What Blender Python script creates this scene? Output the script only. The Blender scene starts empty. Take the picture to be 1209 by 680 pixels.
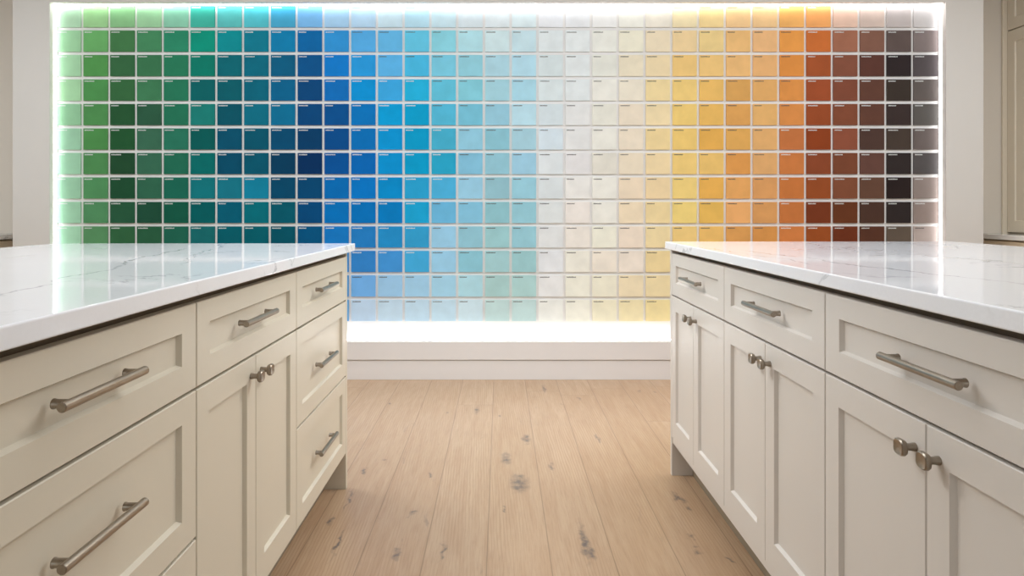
import bpy, bmesh, math, random
from mathutils import Vector, Matrix

random.seed(7)
SC = bpy.context.scene
COL = SC.collection
F = 770.0                     # focal length in pixels of the 1209 x 680 frame
CAM_H = 1.05
VPX, VPY = 591.0, 247.0

SC.view_settings.view_transform = 'Standard'
SC.view_settings.look = 'None'
SC.view_settings.exposure = 0.0
SC.view_settings.gamma = 1.0

# ------------------------------------------------------------------ helpers
def lin(c):
    return tuple(((v / 255.0) / 12.92 if v / 255.0 <= 0.04045 else ((v / 255.0 + 0.055) / 1.055) ** 2.4) for v in c)

def add_box(bm, x0, x1, y0, y1, z0, z1, mi=0):
    if x0 > x1: x0, x1 = x1, x0
    if y0 > y1: y0, y1 = y1, y0
    if z0 > z1: z0, z1 = z1, z0
    v = [bm.verts.new(p) for p in ((x0,y0,z0),(x1,y0,z0),(x1,y1,z0),(x0,y1,z0),(x0,y0,z1),(x1,y0,z1),(x1,y1,z1),(x0,y1,z1))]
    fs = []
    for q in ((0,3,2,1),(4,5,6,7),(0,1,5,4),(1,2,6,5),(2,3,7,6),(3,0,4,7)):
        f = bm.faces.new([v[i] for i in q]); f.material_index = mi; fs.append(f)
    return fs

def obj(name, bm, mats, parent=None, bevel=0.0, seg=2, smooth=False):
    me = bpy.data.meshes.new(name)
    bmesh.ops.recalc_face_normals(bm, faces=bm.faces)
    bm.to_mesh(me); bm.free()
    if not isinstance(mats, (list, tuple)): mats = [mats]
    for m in mats: me.materials.append(m)
    if smooth:
        for p in me.polygons: p.use_smooth = True
    o = bpy.data.objects.new(name, me); COL.objects.link(o)
    if parent is not None: o.parent = parent
    if bevel:
        b = o.modifiers.new('bevel', 'BEVEL'); b.width = bevel; b.segments = seg; b.limit_method = 'ANGLE'
    return o

def thing(name, label, cat, loc=(0, 0, 0), group=None):
    o = bpy.data.objects.new(name, None); COL.objects.link(o)
    o.location = loc; o.empty_display_size = 0.1
    o['label'] = label; o['category'] = cat
    if group: o['group'] = group
    return o

def tag(o, label, cat, group=None):
    o['label'] = label; o['category'] = cat
    if group: o['group'] = group
    return o

def struct(name, bm, m, **k):
    o = obj(name, bm, m, **k); o['kind'] = 'structure'; return o

# ------------------------------------------------------------------ materials
class NT:
    def __init__(s, name):
        s.m = bpy.data.materials.new(name); s.m.use_nodes = True
        s.t = s.m.node_tree; s.b = s.t.nodes['Principled BSDF']
    def n(s, typ, **k):
        nd = s.t.nodes.new(typ)
        for a, v in k.items(): setattr(nd, a, v)
        return nd
    def l(s, a, b): s.t.links.new(a, b)
    def math(s, op, a, b=None, clamp=False):
        nd = s.n('ShaderNodeMath', operation=op); nd.use_clamp = clamp
        for i, v in enumerate((a, b)):
            if v is None: continue
            if isinstance(v, (int, float)): nd.inputs[i].default_value = v
            else: s.l(v, nd.inputs[i])
        return nd.outputs[0]
    def mix(s, f, a, b, bt='MIX'):
        nd = s.n('ShaderNodeMix', data_type='RGBA', blend_type=bt)
        for sock, v in ((nd.inputs[0], f), (nd.inputs[6], a), (nd.inputs[7], b)):
            if isinstance(v, (int, float)): sock.default_value = v
            elif isinstance(v, tuple): sock.default_value = (*v, 1)
            else: s.l(v, sock)
        return nd.outputs[2]
    def noise(s, vec, scale, detail=3, rough=.5, dist=0):
        nd = s.n('ShaderNodeTexNoise'); s.l(vec, nd.inputs['Vector'])
        nd.inputs['Scale'].default_value = scale; nd.inputs['Detail'].default_value = detail
        nd.inputs['Roughness'].default_value = rough; nd.inputs['Distortion'].default_value = dist
        return nd.outputs['Fac']
    def ramp(s, f, a, b, lo=0.0, hi=1.0):
        nd = s.n('ShaderNodeMapRange'); nd.interpolation_type = 'SMOOTHSTEP'
        s.l(f, nd.inputs[0])
        for i, v in zip((1, 2, 3, 4), (a, b, lo, hi)): nd.inputs[i].default_value = v
        return nd.outputs[0]
    def coords(s):
        return s.n('ShaderNodeNewGeometry').outputs['Position']
    def scaled(s, vec, sx, sy, sz):
        nd = s.n('ShaderNodeVectorMath', operation='MULTIPLY'); s.l(vec, nd.inputs[0]); nd.inputs[1].default_value = (sx, sy, sz)
        return nd.outputs[0]

def paint(name, srgb, rough=.45, var=.03, bump=.02, scale=9, spec=.4):
    k = NT(name); p = k.coords()
    c = lin(srgb)
    n = k.noise(p, scale, 4)
    k.l(k.mix(n, tuple(v * (1 - var) for v in c), tuple(min(1, v * (1 + var)) for v in c)), k.b.inputs['Base Color'])
    k.b.inputs['Roughness'].default_value = rough
    k.b.inputs['Specular IOR Level'].default_value = spec
    if bump:
        bn = k.n('ShaderNodeBump'); bn.inputs['Strength'].default_value = bump; bn.inputs['Distance'].default_value = .01
        k.l(k.noise(p, 180, 2), bn.inputs['Height']); k.l(bn.outputs[0], k.b.inputs['Normal'])
    return k.m

M = {}
M['wall'] = paint('wall_paint', (220, 216, 211), .6, .015, .02, 5)
M['trim'] = paint('trim_paint', (234, 230, 228), .4, .01, .01, 5)
M['ceiling'] = paint('ceiling_paint', (235, 233, 228), .8, .01, 0)
M['niche'] = paint('niche_paint', (226, 217, 205), .6, .02, .02, 5)
M['cab_left'] = paint('greige_lacquer_warm_light', (211, 202, 184), .38, .015, .008, 4)  # same paint as the right island; warmer light put into the colour
M['cab_right'] = paint('greige_lacquer_neutral_light', (213, 206, 198), .38, .015, .008, 4)  # same paint as the left island, tinted for its less warm light
M['hutch'] = paint('taupe_lacquer', (229, 217, 197), .4, .02, .01, 4)
M['hutch_base'] = paint('tan_lacquer', (214, 194, 166), .4, .02, .01, 4)
M['panel'] = paint('panel_white', (235, 233, 231), .5, .005, 0, 5)
M['top_gap_shade'] = paint('gap_shade_brown', (140, 124, 104), .6, .02, 0, 5)  # shade of the gap under the countertop, put into the rail colour
M['shadow_gap'] = paint('recess_shade_brown', (140, 127, 108), .6, .02, 0, 5)  # darkness of the toe recess painted into this brown

k = NT('brushed_nickel')
p = k.coords()
k.l(k.mix(k.noise(k.scaled(p, 40, 8, 40), 6, 4), lin((142, 132, 119)), lin((168, 158, 145))), k.b.inputs['Base Color'])
k.b.inputs['Metallic'].default_value = 1.0
k.l(k.ramp(k.noise(k.scaled(p, 300, 20, 300), 2, 2), 0, 1, .26, .4), k.b.inputs['Roughness'])
M['metal'] = k.m

for nm, st in (('led', 8.5), ('led_side', 6.0), ('led_low', 15.0)):
    k = NT('light_strip_diffuser')
    k.b.inputs['Base Color'].default_value = (.9, .9, .9, 1)
    k.b.inputs['Emission Color'].default_value = (.985, .99, 1.0, 1)
    k.b.inputs['Emission Strength'].default_value = st
    M[nm] = k.m

# quartz: white with long grey veins that follow sloping lines across the slab
def quartz(name, veins, base=(242, 242, 245)):
    k = NT(name); p = k.coords()
    sx = k.n('ShaderNodeSeparateXYZ'); k.l(p, sx.inputs[0])
    wob = k.math('SUBTRACT', k.noise(p, 3.0, 6, .6), .5)
    wob2 = k.math('SUBTRACT', k.noise(p, 14.0, 4, .6), .5)
    fade = k.noise(p, 4.5, 3)
    tot = None
    for (c0, c1, d0, d1, w, st) in veins:
        t = k.math('ADD', k.math('MULTIPLY', sx.outputs[1], c1), c0)
        t = k.math('SUBTRACT', sx.outputs[0], t)
        t = k.math('ADD', t, k.math('MULTIPLY', wob, .22))
        t = k.math('ADD', t, k.math('MULTIPLY', wob2, .02))
        a = k.math('ABSOLUTE', t)
        v = k.ramp(a, 0.0, w, st, 0.0)
        v = k.math('MULTIPLY', v, k.ramp(fade, .3, .6, .25, 1.0))
        v = k.math('MULTIPLY', v, k.ramp(sx.outputs[1], d0 - .15, d0 + .1, 0, 1))
        v = k.math('MULTIPLY', v, k.ramp(sx.outputs[1], d1 - .1, d1 + .15, 1, 0))
        tot = v if tot is None else k.math('MAXIMUM', tot, v)
    n = k.math('ABSOLUTE', k.math('SUBTRACT', k.noise(p, 1.9, 7, .62, .6), .5))
    fine = k.math('MULTIPLY', k.ramp(n, 0, .012, .45, 0), k.ramp(k.noise(p, 3.1, 2), .5, .62))
    tot = k.math('MAXIMUM', tot, fine)
    b = lin(base)
    cloud = k.mix(k.noise(p, 5, 5), b, tuple(v * .93 for v in b))
    grain = k.mix(k.ramp(k.noise(p, 160, 2), .35, .65), cloud, tuple(v * .95 for v in b))
    k.l(k.mix(tot, grain, lin((126, 128, 132))), k.b.inputs['Base Color'])
    k.b.inputs['Roughness'].default_value = .05
    k.b.inputs['IOR'].default_value = 1.24
    return k.m
M['quartz_left'] = quartz('white_quartz_left', [(-.53, -.24, .6, 2.1, .006, .85), (-.36, -.27, 1.6, 2.4, .005, .7)])
M['quartz_right'] = quartz('white_quartz_right', [(1.06, -.15, .7, 2.0, .007, .75), (1.4, -.1, 1.5, 2.6, .005, .6), (.93, -.12, 1.55, 2.5, .004, .6)])
M['quartz_side'] = quartz('white_quartz_side', [(9, 0, 0, 1, .005, .5)], (240, 236, 230))

# oak planks running along Y
def oak():
    k = NT('oak_planks'); p = k.coords()
    s = k.n('ShaderNodeSeparateXYZ'); k.l(p, s.inputs[0])
    W = .1905
    u = k.math('DIVIDE', k.math('ADD', s.outputs[0], .041 + W * 40), W)
    idx = k.math('FLOOR', u); fr = k.math('FRACT', u)
    wn = k.n('ShaderNodeTexWhiteNoise', noise_dimensions='1D'); k.l(idx, wn.inputs['W'])
    r1 = wn.outputs['Value']
    v = k.math('DIVIDE', k.math('ADD', s.outputs[1], k.math('MULTIPLY', r1, 7.3)), 2.6)
    idy = k.math('FLOOR', v); fy = k.math('FRACT', v)
    wn2 = k.n('ShaderNodeTexWhiteNoise', noise_dimensions='2D')
    cb = k.n('ShaderNodeCombineXYZ'); k.l(idx, cb.inputs[0]); k.l(idy, cb.inputs[1]); k.l(cb.outputs[0], wn2.inputs['Vector'])
    r2 = wn2.outputs['Value']
    # per-plank coordinates
    off = k.n('ShaderNodeCombineXYZ'); k.l(k.math('MULTIPLY', r2, 37.0), off.inputs[0]); k.l(k.math('MULTIPLY', r2, 91.0), off.inputs[1])
    pv = k.n('ShaderNodeVectorMath', operation='ADD'); k.l(p, pv.inputs[0]); k.l(off.outputs[0], pv.inputs[1])
    P = pv.outputs[0]
    g1 = k.noise(k.scaled(P, 9, .9, 1), 3.2, 6, .6, .4)
    g2 = k.noise(k.scaled(P, 60, 2.2, 1), 4, 4, .6)
    g3 = k.noise(k.scaled(P, 2.2, .7, 1), 2, 3)
    # cathedral figure
    wv = k.n('ShaderNodeTexWave', wave_type='RINGS', rings_direction='Z', wave_profile='SIN')
    k.l(k.scaled(P, 5.0, .55, 1), wv.inputs['Vector'])
    wv.inputs['Scale'].default_value = 6; wv.inputs['Distortion'].default_value = 5; wv.inputs['Detail'].default_value = 3; wv.inputs['Detail Scale'].default_value = .9
    base = k.mix(r2, lin((198, 167, 135)), lin((208, 180, 150)))
    base = k.mix(k.ramp(g1, .3, .7, 0, .55), base, lin((186, 152, 120)))
    base = k.mix(k.ramp(g2, .42, .75, 0, .48), base, lin((168, 134, 104)))
    base = k.mix(k.ramp(g3, .5, .8, 0, .5), base, lin((216, 188, 158)))
    base = k.mix(k.math('MULTIPLY', k.ramp(wv.outputs['Fac'], .55, 1, 0, .42), k.ramp(g3, .35, .6)), base, lin((170, 134, 102)))
    # scattered mineral streaks
    vo = k.noise(k.scaled(P, 9, 2.4, 1), 2.3, 3, .55, .8)
    base = k.mix(k.ramp(vo, .66, .80, 0, .45), base, lin((128, 112, 102)))
    # individual knots
    wob = k.n('ShaderNodeTexNoise'); k.l(p, wob.inputs['Vector']); wob.inputs['Scale'].default_value = 22; wob.inputs['Detail'].default_value = 5
    ws = k.n('ShaderNodeVectorMath', operation='SUBTRACT'); k.l(wob.outputs['Color'], ws.inputs[0]); ws.inputs[1].default_value = (.5, .5, .5)
    wm = k.n('ShaderNodeVectorMath', operation='MULTIPLY'); k.l(ws.outputs[0], wm.inputs[0]); wm.inputs[1].default_value = (.05, .16, 0)
    pw = k.n('ShaderNodeVectorMath', operation='ADD'); k.l(p, pw.inputs[0]); k.l(wm.outputs[0], pw.inputs[1])
    knots = [(597,541,.020,.055),(613,571,.034,.075),(651,550,.011,.05),(690,640,.013,.12),(697,652,.013,.05),(488,606,.013,.02),(470,650,.016,.03),
             (393,612,.013,.022),(621,518,.018,.05),(800,588,.018,.025),(815,632,.013,.02),(824,652,.012,.02),(862,660,.009,.012),(523,650,.007,.06),
             (642,459,.010,.10),(684,470,.010,.03),(563,484,.014,.07),(590,490,.008,.02),(528,487,.010,.02),(460,476,.010,.025),(706,517,.008,.05),(755,462,.010,.02),
             (772,463,.010,.02),(430,557,.010,.015),(453,544,.010,.02),(508,562,.008,.015),(594,602,.006,.012),(812,600,.01,.02),(400,640,.006,.09),(412,590,.005,.07)]
    kt = None
    for (x, y, rx, ry) in knots:
        d = CAM_H * F / (y - VPY); X = (x - VPX) * d / F
        sb = k.n('ShaderNodeVectorMath', operation='SUBTRACT'); k.l(pw.outputs[0], sb.inputs[0]); sb.inputs[1].default_value = (X, d, 0)
        sm = k.n('ShaderNodeVectorMath', operation='MULTIPLY'); k.l(sb.outputs[0], sm.inputs[0]); sm.inputs[1].default_value = (1 / rx, 1 / ry, 0)
        ln = k.n('ShaderNodeVectorMath', operation='LENGTH'); k.l(sm.outputs[0], ln.inputs[0])
        vv = k.ramp(ln.outputs['Value'], .05, 1.45, .95, 0)
        kt = vv if kt is None else k.math('MAXIMUM', kt, vv)
    kn = k.math('MULTIPLY', kt, k.ramp(k.noise(p, 34, 5, .6), .3, .6, .25, 1))
    base = k.mix(kn, base, lin((92, 84, 84)))
    # seams
    e = k.math('MINIMUM', fr, k.math('SUBTRACT', 1.0, fr))
    seam = k.ramp(e, .004, .012, 1, 0)
    ey = k.math('MINIMUM', fy, k.math('SUBTRACT', 1.0, fy))
    seam2 = k.ramp(ey, .0003, .0008, 1, 0)
    sm_ = k.math('MAXIMUM', seam, seam2)
    dark = k.mix(1.0, k.mix(k.math('MULTIPLY', sm_, .55), base, lin((118, 90, 66))), (.80, .785, .77), 'MULTIPLY')
    k.l(dark, k.b.inputs['Base Color'])
    k.l(k.ramp(g1, .2, .8, .30, .42), k.b.inputs['Roughness'])
    k.b.inputs['Specular IOR Level'].default_value = .55
    bn = k.n('ShaderNodeBump'); bn.inputs['Strength'].default_value = .15; bn.inputs['Distance'].default_value = .004
    k.l(k.math('SUBTRACT', k.math('MULTIPLY', g2, .3), sm_), bn.inputs['Height']); k.l(bn.outputs[0], k.b.inputs['Normal'])
    return k.m
M['oak'] = oak()

def card_mat(name, use_attr):
    k = NT(name)
    if use_attr:
        a = k.n('ShaderNodeVertexColor', layer_name='Col'); src = a.outputs['Color']
    else:
        a = k.n('ShaderNodeObjectInfo'); src = a.outputs['Color']
    n = k.noise(k.coords(), 11, 3)
    k.l(k.mix(k.ramp(n, .25, .75, 0, .10), src, (0, 0, 0)), k.b.inputs['Base Color'])
    k.b.inputs['Roughness'].default_value = .5
    k.b.inputs['Specular IOR Level'].default_value = .1
    return k.m
M['card'] = card_mat('paint_card_colour', False)
M['card_rest'] = card_mat('paint_card_colour_rest', True)
M['ink_dark'] = paint('dark_print', (92, 88, 86), .7, 0, 0)
M['ink_light'] = paint('light_print', (226, 230, 228), .7, 0, 0)

# ------------------------------------------------------------------ room shell
XL, XR, YB, YF, ZC = -3.75, 3.75, 4.35, -3.6, 2.75
T = .1
bm = bmesh.new(); add_box(bm, XL - T, XR + T, YF - T, YB + T, -.1, 0); struct('floor', bm, M['oak'])
bm = bmesh.new(); add_box(bm, XL - T, XR + T, YF - T, YB + T, ZC, ZC + .1); struct('ceiling', bm, M['ceiling'])
bm = bmesh.new(); add_box(bm, XL - T, XL, YF, YB, 0, ZC); struct('wall_left', bm, M['wall'])
bm = bmesh.new(); add_box(bm, XR, XR + T, YF, YB, 0, ZC); struct('wall_right', bm, M['wall'])
bm = bmesh.new(); add_box(bm, XL - T, XR + T, YB, YB + T, 0, ZC); struct('wall_back', bm, M['niche'])
bm = bmesh.new(); add_box(bm, XL - T, XR + T, YF - T, YF, 0, ZC); struct('wall_rear', bm, M['wall'])

# projecting centre wall with the shallow lit recess
WX0, WX1 = -3.007, 2.976
OX0, OX1, OZ0, OZ1 = -2.78, 2.746, .2356, 2.3264
WY, PY = 4.02, 4.100
for nm, b in (('wall_centre', (WX0, WX1, PY, YB, 0, ZC)), ('wall_centre_left', (WX0, OX0, WY, PY, 0, ZC)), ('wall_centre_right', (OX1, WX1, WY, PY, 0, ZC)),
              ('wall_centre_top', (OX0, OX1, WY, PY, OZ1, ZC)), ('wall_centre_bottom', (OX0, OX1, WY, PY, 0, OZ0))):
    bm = bmesh.new(); add_box(bm, *b); struct(nm, bm, M['wall'])
z1 = CAM_H - (425 - VPY) * WY / F
bm = bmesh.new(); add_box(bm, WX0, WX1, WY - .010, WY, z1 + .003, OZ0); struct('trim_1', bm, M['trim'], bevel=.0015)
bm = bmesh.new(); add_box(bm, WX0, WX1, WY - .004, WY, 0, z1 - .003); struct('baseboard_back', bm, M['trim'], bevel=.001)

# lit display panel
pf = PY - .006
def lone_box(name, m, label, cat, group, *b):
    bm = bmesh.new(); add_box(bm, *b); return tag(obj(name, bm, m), label, cat, group)
lone_box('display_panel', M['panel'], 'wide white backing panel set into the end wall behind the paint cards', 'display panel', None, OX0 + .0005, OX1 - .0005, pf, PY - .0003, OZ0 + .0005, OZ1 - .0005)
LY0, LY1, LT = WY + .038, WY + .058, .004
gs = 'glowing light strips around the paint card wall'
lone_box('light_strip', M['led_side'], 'glowing white light strip up the left, green-card edge of the display', 'light strip', gs, OX0 + .0003, OX0 + LT, LY0, LY1, OZ0 + .0003, OZ1 - LT)
lone_box('light_strip', M['led_side'], 'glowing white light strip up the right, dark-brown-card edge of the display', 'light strip', gs, OX1 - LT, OX1 - .0003, LY0, LY1, OZ0 + .0003, OZ1 - LT)
lone_box('light_strip', M['led'], 'glowing white light strip along the top of the paint card display', 'light strip', gs, OX0 + .0003, OX1 - .0003, LY0, LY1, OZ1 - LT, OZ1 - .0003)
lone_box('light_strip', M['led_low'], 'glowing white light strip along the bottom ledge of the paint card display', 'light strip', gs, OX0 + LT + .0005, OX1 - LT - .0005, LY0, LY1, OZ0 + .0003, OZ0 + LT)

# ------------------------------------------------------------------ paint cards
CARDS = [
 ['96c896','8cc38c','91c391','91c38c','78af7d','82b48c','82b48c','7daf87','82b48c','87b991'],
 ['96cd87','6eaf69','559650','509150','508c50','4e8a4b','4e8750','508a58','50875a','55875a'],
 ['82be7d','467d4b','376941','37693e','265532','235530','20482d','1e4b30','26553a','305f3c'],
 ['96cd96','488c5f','3c7850','417d55','2d5a41','3a6950','376950','30644b','1e4b37','28583c'],
 ['82c8a5','2d8c69','287d5a','267858','237355','28735a','206950','196450','125541','1e5f4b'],
 ['28af96','00967d','007d69','006464','197d73','005a55','006964','0f7378','005a5a','146464'],
 ['4bbeb9','009196','006973','005f69','005564','005069','004b64','147382','005a6e','005a64'],
 ['41bec8','057d91','006c80','00667a','056e82','005569','005569','0f7d96','006973','005a64'],
 ['32a5cd','0582af','005f82','00648c','056e91','004b6e','003c5a','004664','005564','00505f'],
 ['6eb4e6','0069a5','00558c','004678','004678','003c64','002f5a','00466e','004673','005078'],
 ['aad7f5','3296d2','0a7dc8','0a6eb4','00508c','004b87','005091','0069aa','006eaf','1473b4'],
 ['bee1f8','5aafe1','289bd7','0091cd','0073b4','006eaf','0064aa','0073b9','006eaf','2378b4','327db9','6ea5d2','bed2e1'],
 ['d7f0f8','69b9e1','5fb4e1','3ca5d7','009bcd','0091c8','008cc3','0087be','0078b4','2387b9','418cc3','a0c8e1','c3d7e1'],
 ['bee8f5','69c8e1','4bb9dc','23afd4','009bc3','0096be','0096be','289bc3','199bc3','3296be','41a0c8','a5cde1','bed4de'],
 ['d7f2f8','91d4de','7dc8da','64bed2','55b4cd','46aac3','28a0be','4baacd','69afcd','96c3d7','9bc8dc','a0c8d7','bed4dc'],
 ['ebf7fa','b9e1e6','96cdd7','87c8d2','78bccd','91c3d2','82b9cd','96c3d4','82b9cd','8cb9c3','87b9c3','a5c8cd','c3d4d7'],
 ['f0f8f8','d2e4e4','afd2da','a5cdd4','96c3d0','8cbec8','91bec8','91b9c0','8cb9be','96bebe','9bbebe','a0beb9','b4c8c3'],
 ['e6f5f5','cde4e8','b9dce6','aad2dc','b9d7de','a5c8d0','9bc3d2','96c3cd','91bec6','91bcc3','96bcbc','a5c3be','b4c8c3'],
 ['f8f8f8','e1e6e4','d4dcda','d7dedc','d0d8d8','d4dee1','d7dad8','d0d4d2','d2d4d0','d2d2ce','d4d4d2','d7d5d0','dedcd2'],
 ['f8f8f7','ebeeeb','e1e4e1','dcdfdc','dedcd7','dcdad5','dad6d2','dedad2','e0d8ce','ded6ca','e1dccd','e2decd','e4e0d0'],
 ['f8f6f0','eeece1','e2e0d4','e6e2d6','dedacc','e0dcd0','d8d2c4','e2ded2','e0dcd0','e4e0ce','ded4c4','e4dec8','e8e0c4'],
 ['faf6e8','f0ead4','e6dac0','e6dcc8','e2d4be','e2d4be','ded0b8','e2d0b6','e6d4b6','e2d2be','e0d4c4','e6d6b4','eadcb2'],
 ['faf0dc','eedec0','ead6ae','ead4a0','e8d4aa','e8d09b','e6d0a5','e8d0a5','e8d2a0','e8d4a5','ead4a0','e8d6aa','eedca5'],
 ['fae6b4','f2d7a5','ecc882','eece82','e6c678','eac878','e8c87d','e4c87d','ecd282','e8c882'],
 ['fdde96','f8dc9b','eec882','e4b969','e0b462','dcaa55','deb96e','dcaa55','d8af5a','deb469'],
 ['facd8c','f0c382','eabc7d','d4a25c','d7a05a','d7a55a','d49650','d8a05f','dca569','cd9655'],
 ['facd8c','eebe87','e4b278','dcaa69','deaf6e','daaa6e','d6a56c','d0985f','cd965c','c88c4b'],
 ['fab45a','e8a050','dc9146','d8914b','d48c4b','be7341','c37841','be733c','b9703c','c37841'],
 ['f5a555','cd7337','a5552d','a0502d','964b28','8c411e','87462a','914b26','73371e','914b23'],
 ['ebc3aa','a56e55','87523e','824b37','824b34','8c503a','784630','7d4b34','643720','69321c'],
 ['d7beaf','875f4e','5f3a30','644134','644134','503a32','64443a','644637','4b342a','553426'],
 ['beb2ac','645550','302626','3e342d','3c302d','483c34','322a28','2a201e','302826','5f5246'],
 ['c4bcb6','786964','443a3a','524842','4c4640','5a4e48','403a38','7d6e64','827066','a5948a'],
]
E_CAL = (.95, .93, .89)          # how bright a white card shows under the room light
PITCH_X, PITCH_Z = 31.63, 28.92
CD = 4.085
CW, CH = 28.5 * CD / F, 25.0 * CD / F
CARD_T = pf - CD - .0003

ORD = ['first','second','third','fourth','fifth','sixth','seventh','eighth','ninth','tenth','eleventh','twelfth','thirteenth','fourteenth','fifteenth','sixteenth','seventeenth']
import colorsys
def hexrgb(h): return tuple(int(h[i:i + 2], 16) for i in (0, 2, 4))
def colour_name(c):
    h, l, s = colorsys.rgb_to_hls(*[v / 255 for v in c]); h *= 360
    chroma = (max(c) - min(c)) / 255
    if chroma < .07:
        return 'near-black brown' if l < .22 else 'off-white' if l > .80 else 'pale grey' if l > .7 else 'dark grey-brown' if l < .4 else 'soft grey'
    if h < 50 and l < .24: return 'very dark brown'
    if h < 24: base = 'rust' if s > .45 and l < .5 else 'brown' if l < .55 else 'dusty beige'
    elif h < 34: base = 'burnt orange' if s > .45 and l < .55 else 'brown' if l < .5 else 'apricot' if l < .78 else 'beige'
    elif h < 46: base = 'ochre' if l < .62 else 'golden yellow' if l < .76 else 'cream'
    elif h < 70: base = 'cream'
    elif h < 152: base = 'green'
    elif h < 182: base = 'teal green' if l < .6 else 'aqua'
    elif h < 194: base = 'teal' if l < .42 else 'aqua'
    else: base = 'blue'
    if base in ('green', 'teal green', 'teal', 'aqua', 'blue', 'brown'):
        pre = 'deep ' if l < .2 else 'dark ' if l < .32 else 'mid ' if l < .5 else 'light ' if l < .72 else 'pale '
        return pre + base
    return ('pale ' + base) if l > .82 and base not in ('cream',) else base

def card_xz(c, r):
    X = (66.75 + PITCH_X * c - VPX) * CD / F
    Z = CAM_H + (VPY - 7.0 - PITCH_Z * r) * CD / F
    return X + CW / 2, Z - CH / 2

def card_colour(c, r):
    col = CARDS[c]
    if r < len(col): v = hexrgb(col[r])
    else:
        a = hexrgb(col[9]); k_ = .12 * (r - 9); v = tuple(int(q + (225 - q) * k_) for q in a)
    if r == 0: v = tuple((q + (238 - q) * .15) * .97 for q in v)  # top row mixed towards white: light strip wash put into the colour
    if c == 0: v = tuple(q + (235 - q) * .2 for q in v)  # left column paler too, strip glare painted into the cards
    if c == 32: v = tuple(q + (225 - q) * .12 for q in v)  # right column whitened likewise for the strip wash
    return tuple(int(q) for q in v)

def lum(c): return .3 * c[0] + .59 * c[1] + .11 * c[2]

card_bm = bmesh.new(); add_box(card_bm, -CW / 2, CW / 2, 0, CARD_T, -CH / 2, CH / 2)
def code_bm(seed, bm=None, ox=0, oz=0, oy=0, mi=0):
    rnd = random.Random(seed)
    bm = bm or bmesh.new()
    x = -CW / 2 + .008; z = CH / 2 - .011; h = .0062
    for i in range(rnd.choice((9, 10, 11, 11, 12, 13))):
        w = rnd.choice((.0032, .0040, .0046, .0046))
        up = rnd.choice((0, 0, 0, .0012))
        y = -.0006
        vs = [bm.verts.new((ox + a, oy + y, oz + b)) for a, b in ((x, z - h / 2), (x + w, z - h / 2), (x + w, z + h / 2 - up), (x, z + h / 2 - up))]
        f = bm.faces.new(vs); f.material_index = mi
        x += w + .0012
    return bm
card_proto = None; code_proto = {}
def code_mesh(kind, v):
    if (kind, v) not in code_proto:
        me = bpy.data.meshes.new('printed_code'); b = code_bm(v * 13 + 5); b.to_mesh(me); b.free()
        me.materials.append(M['ink_dark' if kind == 'd' else 'ink_light']); code_proto[(kind, v)] = me
    return code_proto[(kind, v)]
card_me = bpy.data.meshes.new('paint_card'); bmesh.ops.recalc_face_normals(card_bm, faces=card_bm.faces); card_bm.to_mesh(card_me); card_bm.free()
card_me.materials.append(M['card'])

def is_rest(c, r):
    if r == 0: return True                         # washed out along the top edge
    if r == 9 and (c <= 10 or c >= 23): return True  # half hidden by the worktops
    if c == 32: return True
    if c == 0 and r >= 5: return True
    if r > 9 and not 11 <= c <= 22: return True
    return False

rest = []
n_ind = 0
for c in range(33):
    for r in range(13):
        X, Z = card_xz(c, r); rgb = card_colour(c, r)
        rr = min(r, 10)
        alb = tuple(v / (e * (b0 - b1 * rr)) for v, e, b0, b1 in zip(lin(rgb), E_CAL, (1.065, 1.0565, 1.06), (.0165, .0170, .0185)))  # lower rows lifted in albedo to make up for dimmer, warmer light
        alb = tuple(v * (1 + .14 * v) for v in alb)
        mx = max(alb)
        if mx > .93: alb = tuple(v * .93 / mx for v in alb)
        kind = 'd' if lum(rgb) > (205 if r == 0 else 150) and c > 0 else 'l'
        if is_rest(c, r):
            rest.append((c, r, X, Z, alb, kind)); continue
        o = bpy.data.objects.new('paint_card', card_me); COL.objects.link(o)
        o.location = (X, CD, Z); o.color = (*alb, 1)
        if r <= 9: rowname = ORD[r] + ' row down'
        else: rowname = {12: 'bottom row', 11: 'second-lowest row', 10: 'third-lowest row'}[r]
        colname = ORD[c] + ' column from the left' if c <= 16 else ORD[32 - c] + ' column from the right'
        tag(o, colour_name(rgb) + ' paint card in the ' + rowname + ', ' + colname, 'paint card', 'paint cards on the lit wall')
        q = bpy.data.objects.new('printed_code', code_mesh(kind, (c * 7 + r * 3) % 8)); COL.objects.link(q); q.parent = o
        n_ind += 1
print('individual cards', n_ind, 'rest', len(rest))
bm = bmesh.new(); cl = bm.loops.layers.float_color.new('Col')
for c, r, X, Z, alb, kind in rest:
    for f in add_box(bm, X - CW / 2, X + CW / 2, CD, CD + CARD_T, Z - CH / 2, Z + CH / 2):
        for lp in f.loops: lp[cl] = (*alb, 1)
    code_bm(((c * 7 + r * 3) % 8) * 13 + 5, bm, X, Z, CD, 1 if kind == 'd' else 2)
o = obj('paint_card', bm, [M['card_rest'], M['ink_dark'], M['ink_light']])
tag(o, 'remaining paint cards along the top row, side edges and just above the worktops', 'paint card', 'paint cards on the lit wall'); o['kind'] = 'stuff'

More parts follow.
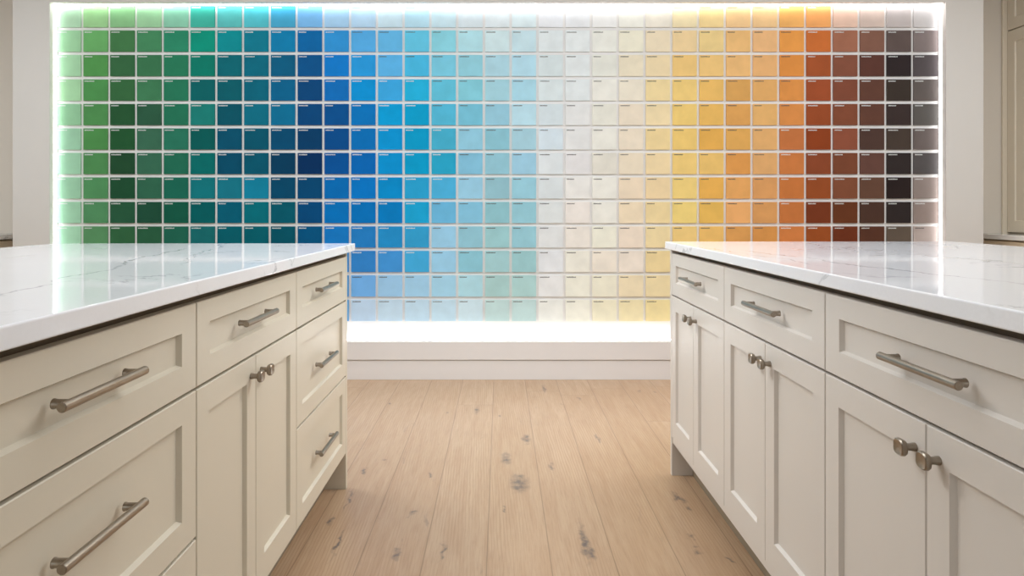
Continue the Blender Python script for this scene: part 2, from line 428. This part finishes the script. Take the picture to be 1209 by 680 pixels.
# ------------------------------------------------------------------ cabinet building blocks
# local frame of a front: u runs along depth (world Y), z up, s = direction the front faces (world X sign)
TH = .020
def shaker_bm(bm, s, fx, y0, y1, z0, z1, st=.055, rt=.055, rb=.055, rec=.009, lip=.0045):
    """framed front with recessed panel; outer face at x = fx, facing s"""
    def P(y, z, dep): return (fx - s * dep, y, z)
    o = [(y0, z0), (y1, z0), (y1, z1), (y0, z1)]
    i = [(y0 + st, z0 + rb), (y1 - st, z0 + rb), (y1 - st, z1 - rt), (y0 + st, z1 - rt)]
    j = [(y0 + st + lip, z0 + rb + lip), (y1 - st - lip, z0 + rb + lip), (y1 - st - lip, z1 - rt - lip), (y0 + st + lip, z1 - rt - lip)]
    e = .0015
    oe = [(y0 + e, z0 + e), (y1 - e, z0 + e), (y1 - e, z1 - e), (y0 + e, z1 - e)]
    B = [bm.verts.new(P(y, z, TH)) for y, z in o]
    O = [bm.verts.new(P(y, z, e)) for y, z in o]
    OE = [bm.verts.new(P(y, z, 0)) for y, z in oe]
    I = [bm.verts.new(P(y, z, 0)) for y, z in i]
    J = [bm.verts.new(P(y, z, rec)) for y, z in j]
    loops = [B, O, OE, I, J]
    for a, b in zip(loops, loops[1:]):
        for q in range(4):
            bm.faces.new([a[q], a[(q + 1) % 4], b[(q + 1) % 4], b[q]])
    bm.faces.new(J); bm.faces.new(B)

def tube(bm, p0, p1, r, seg=20, cap_bevel=.0):
    p0, p1 = Vector(p0), Vector(p1); d = (p1 - p0); L = d.length; d.normalize()
    a = d.orthogonal().normalized(); b = d.cross(a)
    prof = [(0, r - cap_bevel), (cap_bevel, r), (L - cap_bevel, r), (L, r - cap_bevel)] if cap_bevel else [(0, r), (L, r)]
    return lathe(bm, p0, d, a, b, prof, seg)

def lathe(bm, p0, d, a, b, prof, seg=20, squash=None):
    rings = []
    for h, r in prof:
        ring = []
        for q in range(seg):
            an = 2 * math.pi * q / seg
            ca, sa = math.cos(an), math.sin(an)
            k_ = 1.0
            if squash:   # rounded square section
                n_ = squash; k_ = 1.0 / ((abs(ca) ** n_ + abs(sa) ** n_) ** (1 / n_))
            ring.append(bm.verts.new(p0 + d * h + a * (r * k_ * ca) + b * (r * k_ * sa)))
        rings.append(ring)
    for u, v in zip(rings, rings[1:]):
        for q in range(seg):
            bm.faces.new([u[q], u[(q + 1) % seg], v[(q + 1) % seg], v[q]])
    bm.faces.new(rings[0][::-1]); bm.faces.new(rings[-1])

def smooth_by_angle(o, deg=35):
    me = o.data
    for p in me.polygons: p.use_smooth = True
    b = bmesh.new(); b.from_mesh(me)
    for e in b.edges:
        if len(e.link_faces) == 2 and e.calc_face_angle(0) > math.radians(deg): e.smooth = False
    b.to_mesh(me); b.free()

def fix(o, root):
    o.matrix_parent_inverse = Matrix.Identity(4)
    return o

def make_handle(s, fx, yc, z, parent, half=.098, post=.080, out=.022):
    """bar pull; bar axis parallel to Y, on two flared posts"""
    bm = bmesh.new()
    bx = fx + s * out
    tube(bm, (bx, yc - half, z), (bx, yc + half, z), .0068, 24, .0012)
    for q in (-1, 1):
        p0 = Vector((fx, yc + q * post, z)); d = Vector((s, 0, 0)); a = Vector((0, 1, 0)); b = d.cross(a)
        lathe(bm, p0, d, a, b, [(0, .0070), (.002, .0070), (.0035, .0062), (out - .004, .0062), (out, .0062)], 20)
    o = obj('handle', bm, M['metal'], parent); smooth_by_angle(o)
    o['label'] = 'brushed metal bar pull'
    return o

def make_knob(s, fx, y, z, parent):
    bm = bmesh.new()
    p0 = Vector((fx, y, z)); d = Vector((s, 0, 0)); a = Vector((0, 1, 0)); b = d.cross(a)
    lathe(bm, p0, d, a, b, [(0, .0070), (.003, .0070), (.008, .0060), (.016, .0060), (.018, .0066)], 24)
    lathe(bm, p0, d, a, b, [(.0165, .0080), (.0185, .0115), (.0225, .0136), (.0270, .0132), (.0288, .0114), (.0278, .0075), (.0272, .0030)], 32, squash=3.2)
    o = obj('knob', bm, M['metal'], parent); smooth_by_angle(o, 40)
    o['label'] = 'brushed metal knob with squared dished head'
    return o

CT_Z0, CT_Z1 = .891, .920
Z_BOT = .13
def cabinet(name, label, group, s, fx, back, y0, y1, mat, layout, handle_y, far_panel=False, near_panel=False, ztop=.872, zsplit=.708, zb=.137, rail=False):
    """one cabinet unit; layout 'drawers' or 'doors'"""
    root = thing(name, label, 'cabinet', ((fx + back) / 2, (y0 + y1) / 2, 0), group)
    L = Vector(root.location)
    class Q: pass
    def put(nm, bm, m, parent=None, **k_):
        o = obj(nm, bm, m, parent or root, **k_)
        return o
    def sh(bm):   # move a world-space bmesh into the root's frame
        bmesh.ops.translate(bm, verts=bm.verts, vec=-L); return bm
    cx = fx - s * (TH + .002)
    pt = .020
    c0 = y0 + (pt if near_panel else 0); c1 = y1 - (pt if far_panel else 0)
    bm = bmesh.new(); add_box(bm, cx, back, c0, c1, Z_BOT, ztop - .012); put('carcass', sh(bm), mat)
    bm = bmesh.new(); add_box(bm, cx - s * .012, back, c0, c1, ztop - .012, CT_Z0); put('top_rail', sh(bm), M['top_gap_shade'])
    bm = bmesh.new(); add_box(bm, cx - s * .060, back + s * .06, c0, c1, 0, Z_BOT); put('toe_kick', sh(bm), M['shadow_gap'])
    for flag, a, b in ((far_panel, y1 - pt, y1), (near_panel, y0, y0 + pt)):
        if flag:
            bm = bmesh.new(); add_box(bm, fx, back, a, b, 0, CT_Z0); put('end_panel', sh(bm), mat, bevel=.001)
    if rail:
        bm = bmesh.new(); add_box(bm, fx - s * .004, cx, c0, c1, Z_BOT, zb - .003); put('bottom_rail', sh(bm), mat)
    g = .0015
    f0, f1 = c0 + g, c1 - g
    def front(nm, a, b, za, zb_, **k_):
        bm = bmesh.new(); shaker_bm(bm, s, fx, a, b, za, zb_, **k_)
        return put(nm, sh(bm), mat)
    def hand(parent, y, z):
        o = make_handle(s, fx, y, z, parent); o.data.transform(Matrix.Translation(-L)); return o
    def knob(parent, y, z):
        o = make_knob(s, fx, y, z, parent); o.data.transform(Matrix.Translation(-L)); return o
    hg = .0028
    if layout == 'drawers':
        for (za, zb_, hz) in ((zsplit + hg, ztop, .798), (.425 + hg, zsplit - hg, handle_y[1]), (zb, .425 - hg, .287)):
            d = front('drawer', f0, f1, za, zb_, st=.055, rt=.048, rb=.052)
            hand(d, handle_y[0], hz)
    else:
        d = front('drawer', f0, f1, zsplit + hg, ztop, st=.055, rt=.045, rb=.050)
        hand(d, handle_y[0], .798)
        mid = (y0 + y1) / 2 if len(handle_y) < 4 else handle_y[3]
        d1 = front('door', f0, mid - .001, zb, zsplit - hg, st=.053, rt=.055, rb=.070)
        d2 = front('door', mid + .001, f1, zb, zsplit - hg, st=.053, rt=.055, rb=.070)
        knob(d1, handle_y[1], .663); knob(d2, handle_y[2], .663)
    return root

LX, LB = -.579, -1.665
RX, RB = .675, 1.79
ml, mr = M['cab_left'], M['cab_right']
gl, gr = 'base cabinets of the left island', 'base cabinets of the right island'
cabinet('base_cabinet', 'greige base cabinet with three bar-handled drawers at far end of left island', gl, 1, LX, LB, 1.850, 2.463, ml, 'drawers', (2.125, .563), far_panel=True)
cabinet('base_cabinet', 'greige base cabinet with one drawer above two knobbed doors, middle of left island', gl, 1, LX, LB, 1.242, 1.850, ml, 'doors', (1.525, 1.512, 1.575, 1.543))
cabinet('base_cabinet', 'greige drawer cabinet nearest the camera in left island, cut by left edge', gl, 1, LX, LB, .660, 1.242, ml, 'drawers', (.9245, .592), near_panel=True)
kw = dict(ztop=.876, zsplit=.712, zb=.153, rail=True)
cabinet('base_cabinet', 'greige cabinet with drawer over two knobbed doors at far end of right island', gr, -1, RX, RB, 1.969, 2.591, mr, 'doors', (2.277, 2.248, 2.312, 2.282), far_panel=True, **kw)
cabinet('base_cabinet', 'greige cabinet with drawer over two knobbed doors, middle of right island', gr, -1, RX, RB, 1.357, 1.969, mr, 'doors', (1.657, 1.632, 1.692, 1.664), **kw)
cabinet('base_cabinet', 'greige cabinet with wide drawer over two doors nearest the camera in right island', gr, -1, RX, RB, .693, 1.357, mr, 'doors', (1.0265, 1.004, 1.062, 1.035), near_panel=True, **kw)

def slab(name, label, m, x0, x1, y0, y1, z0=CT_Z0, z1=CT_Z1):
    bm = bmesh.new(); add_box(bm, x0, x1, y0, y1, z0, z1)
    o = obj(name, bm, m, bevel=.003, seg=3); tag(o, label, 'countertop'); return o
slab('countertop', 'white quartz countertop with grey veins on the left island', M['quartz_left'], -1.69, -.5546, .62, 2.487)
slab('countertop', 'white quartz countertop with grey veins on the right island', M['quartz_right'], .6626, 1.817, .65, 2.628)

# ------------------------------------------------------------------ side runs in the corners
def side_base(s, label, y0, y1):
    fx = s * 3.165; back = s * 3.745
    root = thing('side_cabinet', label, 'cabinet', ((fx + back) / 2, (y0 + y1) / 2, 0))
    L = Vector(root.location)
    def put(nm, bm, m, parent=None, **k_):
        bmesh.ops.translate(bm, verts=bm.verts, vec=-L); return obj(nm, bm, m, parent or root, **k_)
    bm = bmesh.new(); add_box(bm, fx + s * .022, back, y0, y1, .1, .855); put('carcass', bm, M['hutch_base'])
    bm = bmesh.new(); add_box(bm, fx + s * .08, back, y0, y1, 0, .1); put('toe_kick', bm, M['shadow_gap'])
    bm = bmesh.new(); add_box(bm, fx + s * .012, fx + s * .022, y1 - .07, y1, .1, .850); put('filler', bm, M['hutch'])
    d = None
    w = (y1 - .07 - y0) / 2
    for q in range(2):
        a, b = y0 + q * w + .0015, y0 + (q + 1) * w - .0015
        bm = bmesh.new(); shaker_bm(bm, -s, fx, a, b, .70, .848, rt=.045, rb=.045); put('drawer', bm, M['hutch_base'])
        bm = bmesh.new(); shaker_bm(bm, -s, fx, a, b, .105, .695); put('door', bm, M['hutch_base'])
    return root
Y0S, Y1S = 3.30, YB - .003
side_base(1, 'tan base cabinet in the right-hand corner beyond the end wall', Y0S, Y1S)
side_base(-1, 'tan base cabinet in the left-hand corner beyond the end wall', Y0S, Y1S)
slab('side_countertop', 'pale stone counter under the tall cabinet in the right-hand corner', M['quartz_side'], 3.15, 3.747, Y0S - .01, Y1S, .858, .890)
slab('side_countertop', 'pale stone counter in the left-hand corner beside the end wall', M['quartz_side'], -3.747, -3.15, Y0S - .01, Y1S, .858, .890)

# tall cabinet standing on the right corner counter
root = thing('tall_cabinet', 'tall taupe cupboard with panelled doors standing on right corner counter', 'cabinet', (3.55, 3.8, .890))
L = Vector(root.location)
def put(nm, bm, m, parent=None, **k_):
    bmesh.ops.translate(bm, verts=bm.verts, vec=-L); return obj(nm, bm, m, parent or root, **k_)
ux = 3.367
bm = bmesh.new(); add_box(bm, ux + .022, 3.745, Y0S, Y1S, .890, ZC - .003); put('carcass', bm, M['hutch'])
bm = bmesh.new(); add_box(bm, ux - .030, ux + .022, Y1S - .012, Y1S, .890, ZC - .003); put('filler', bm, M['hutch'])
yy = Y1S - .014
for a, b in ((Y0S + .002, Y0S + (yy - Y0S) / 2 - .0015), (Y0S + (yy - Y0S) / 2 + .0015, yy)):
    bm = bmesh.new(); shaker_bm(bm, -1, ux, a, b, .899, 2.228, st=.06, rt=.075, rb=.075); put('door', bm, M['hutch'])
    bm = bmesh.new(); shaker_bm(bm, -1, ux, a, b, 2.236, ZC - .01, st=.06, rt=.07, rb=.075); put('door', bm, M['hutch'])

# ------------------------------------------------------------------ lights
def area(name, loc, rot, sx, sy, e, col=(1, .95, .89)):
    l = bpy.data.lights.new(name, 'AREA'); l.shape = 'RECTANGLE'; l.size = sx; l.size_y = sy; l.energy = e; l.color = col
    o = bpy.data.objects.new(name, l); COL.objects.link(o); o.location = loc; o.rotation_euler = rot; return o
LC = (.905, .965, 1.02)
area('unseen_ceiling_light', (0, 2.2, 2.72), (0, 0, 0), 5.6, 1.4, 76, LC)
area('unseen_ceiling_light', (0, .6, 2.72), (0, 0, 0), 4.5, 1.6, 5, LC)
area('rear_fill_light', (0, YF + .05, 1.5), (math.pi / 2, 0, 0), 2.6, 2.2, 36, (.84, .94, 1.0))  # added fill behind the camera to light the card wall frontally
for sx in (-1, 1):
    area('unseen_ceiling_light', (sx * 3.25, 1.9, 2.72), (0, 0, 0), .7, 2.4, 17, LC)  # extra lamps added to brighten the corner niches
o = area('far_floor_fill_light', (0, 3.5, 2.72), (0, 0, 0), 5.2, .2, 7, (.95, .97, 1.0)); o.data.spread = math.radians(48)  # added fill that lifts the far floor, trim and lower wall
def track(loc, aim, e):
    d = Vector(aim) - Vector(loc)
    o = area('track_light', loc, d.to_track_quat('-Z', 'Y').to_euler(), .7, .5, e, (1, .985, .96))
    o.data.spread = math.radians(75)
track((1.5, 3.0, 2.68), (-.58, 2.2, .60), 8.5)
track((-1.5, 3.0, 2.68), (.675, 2.3, .60), 9.5)

w = bpy.data.worlds.new('world'); SC.world = w; w.use_nodes = True
w.node_tree.nodes['Background'].inputs[0].default_value = (.8, .8, .8, 1)
w.node_tree.nodes['Background'].inputs[1].default_value = .3

# ------------------------------------------------------------------ camera
cd = bpy.data.cameras.new('camera'); cam = bpy.data.objects.new('camera', cd); COL.objects.link(cam)
cam.location = (0, 0, CAM_H); cam.rotation_euler = (math.pi / 2, 0, 0)
cd.sensor_fit = 'HORIZONTAL'; cd.sensor_width = 36; cd.lens = 36 * F / 1209
cd.shift_x = (604.5 - VPX) / 1209; cd.shift_y = -(340 - VPY) / 1209
cd.clip_start = .05
SC.camera = cam
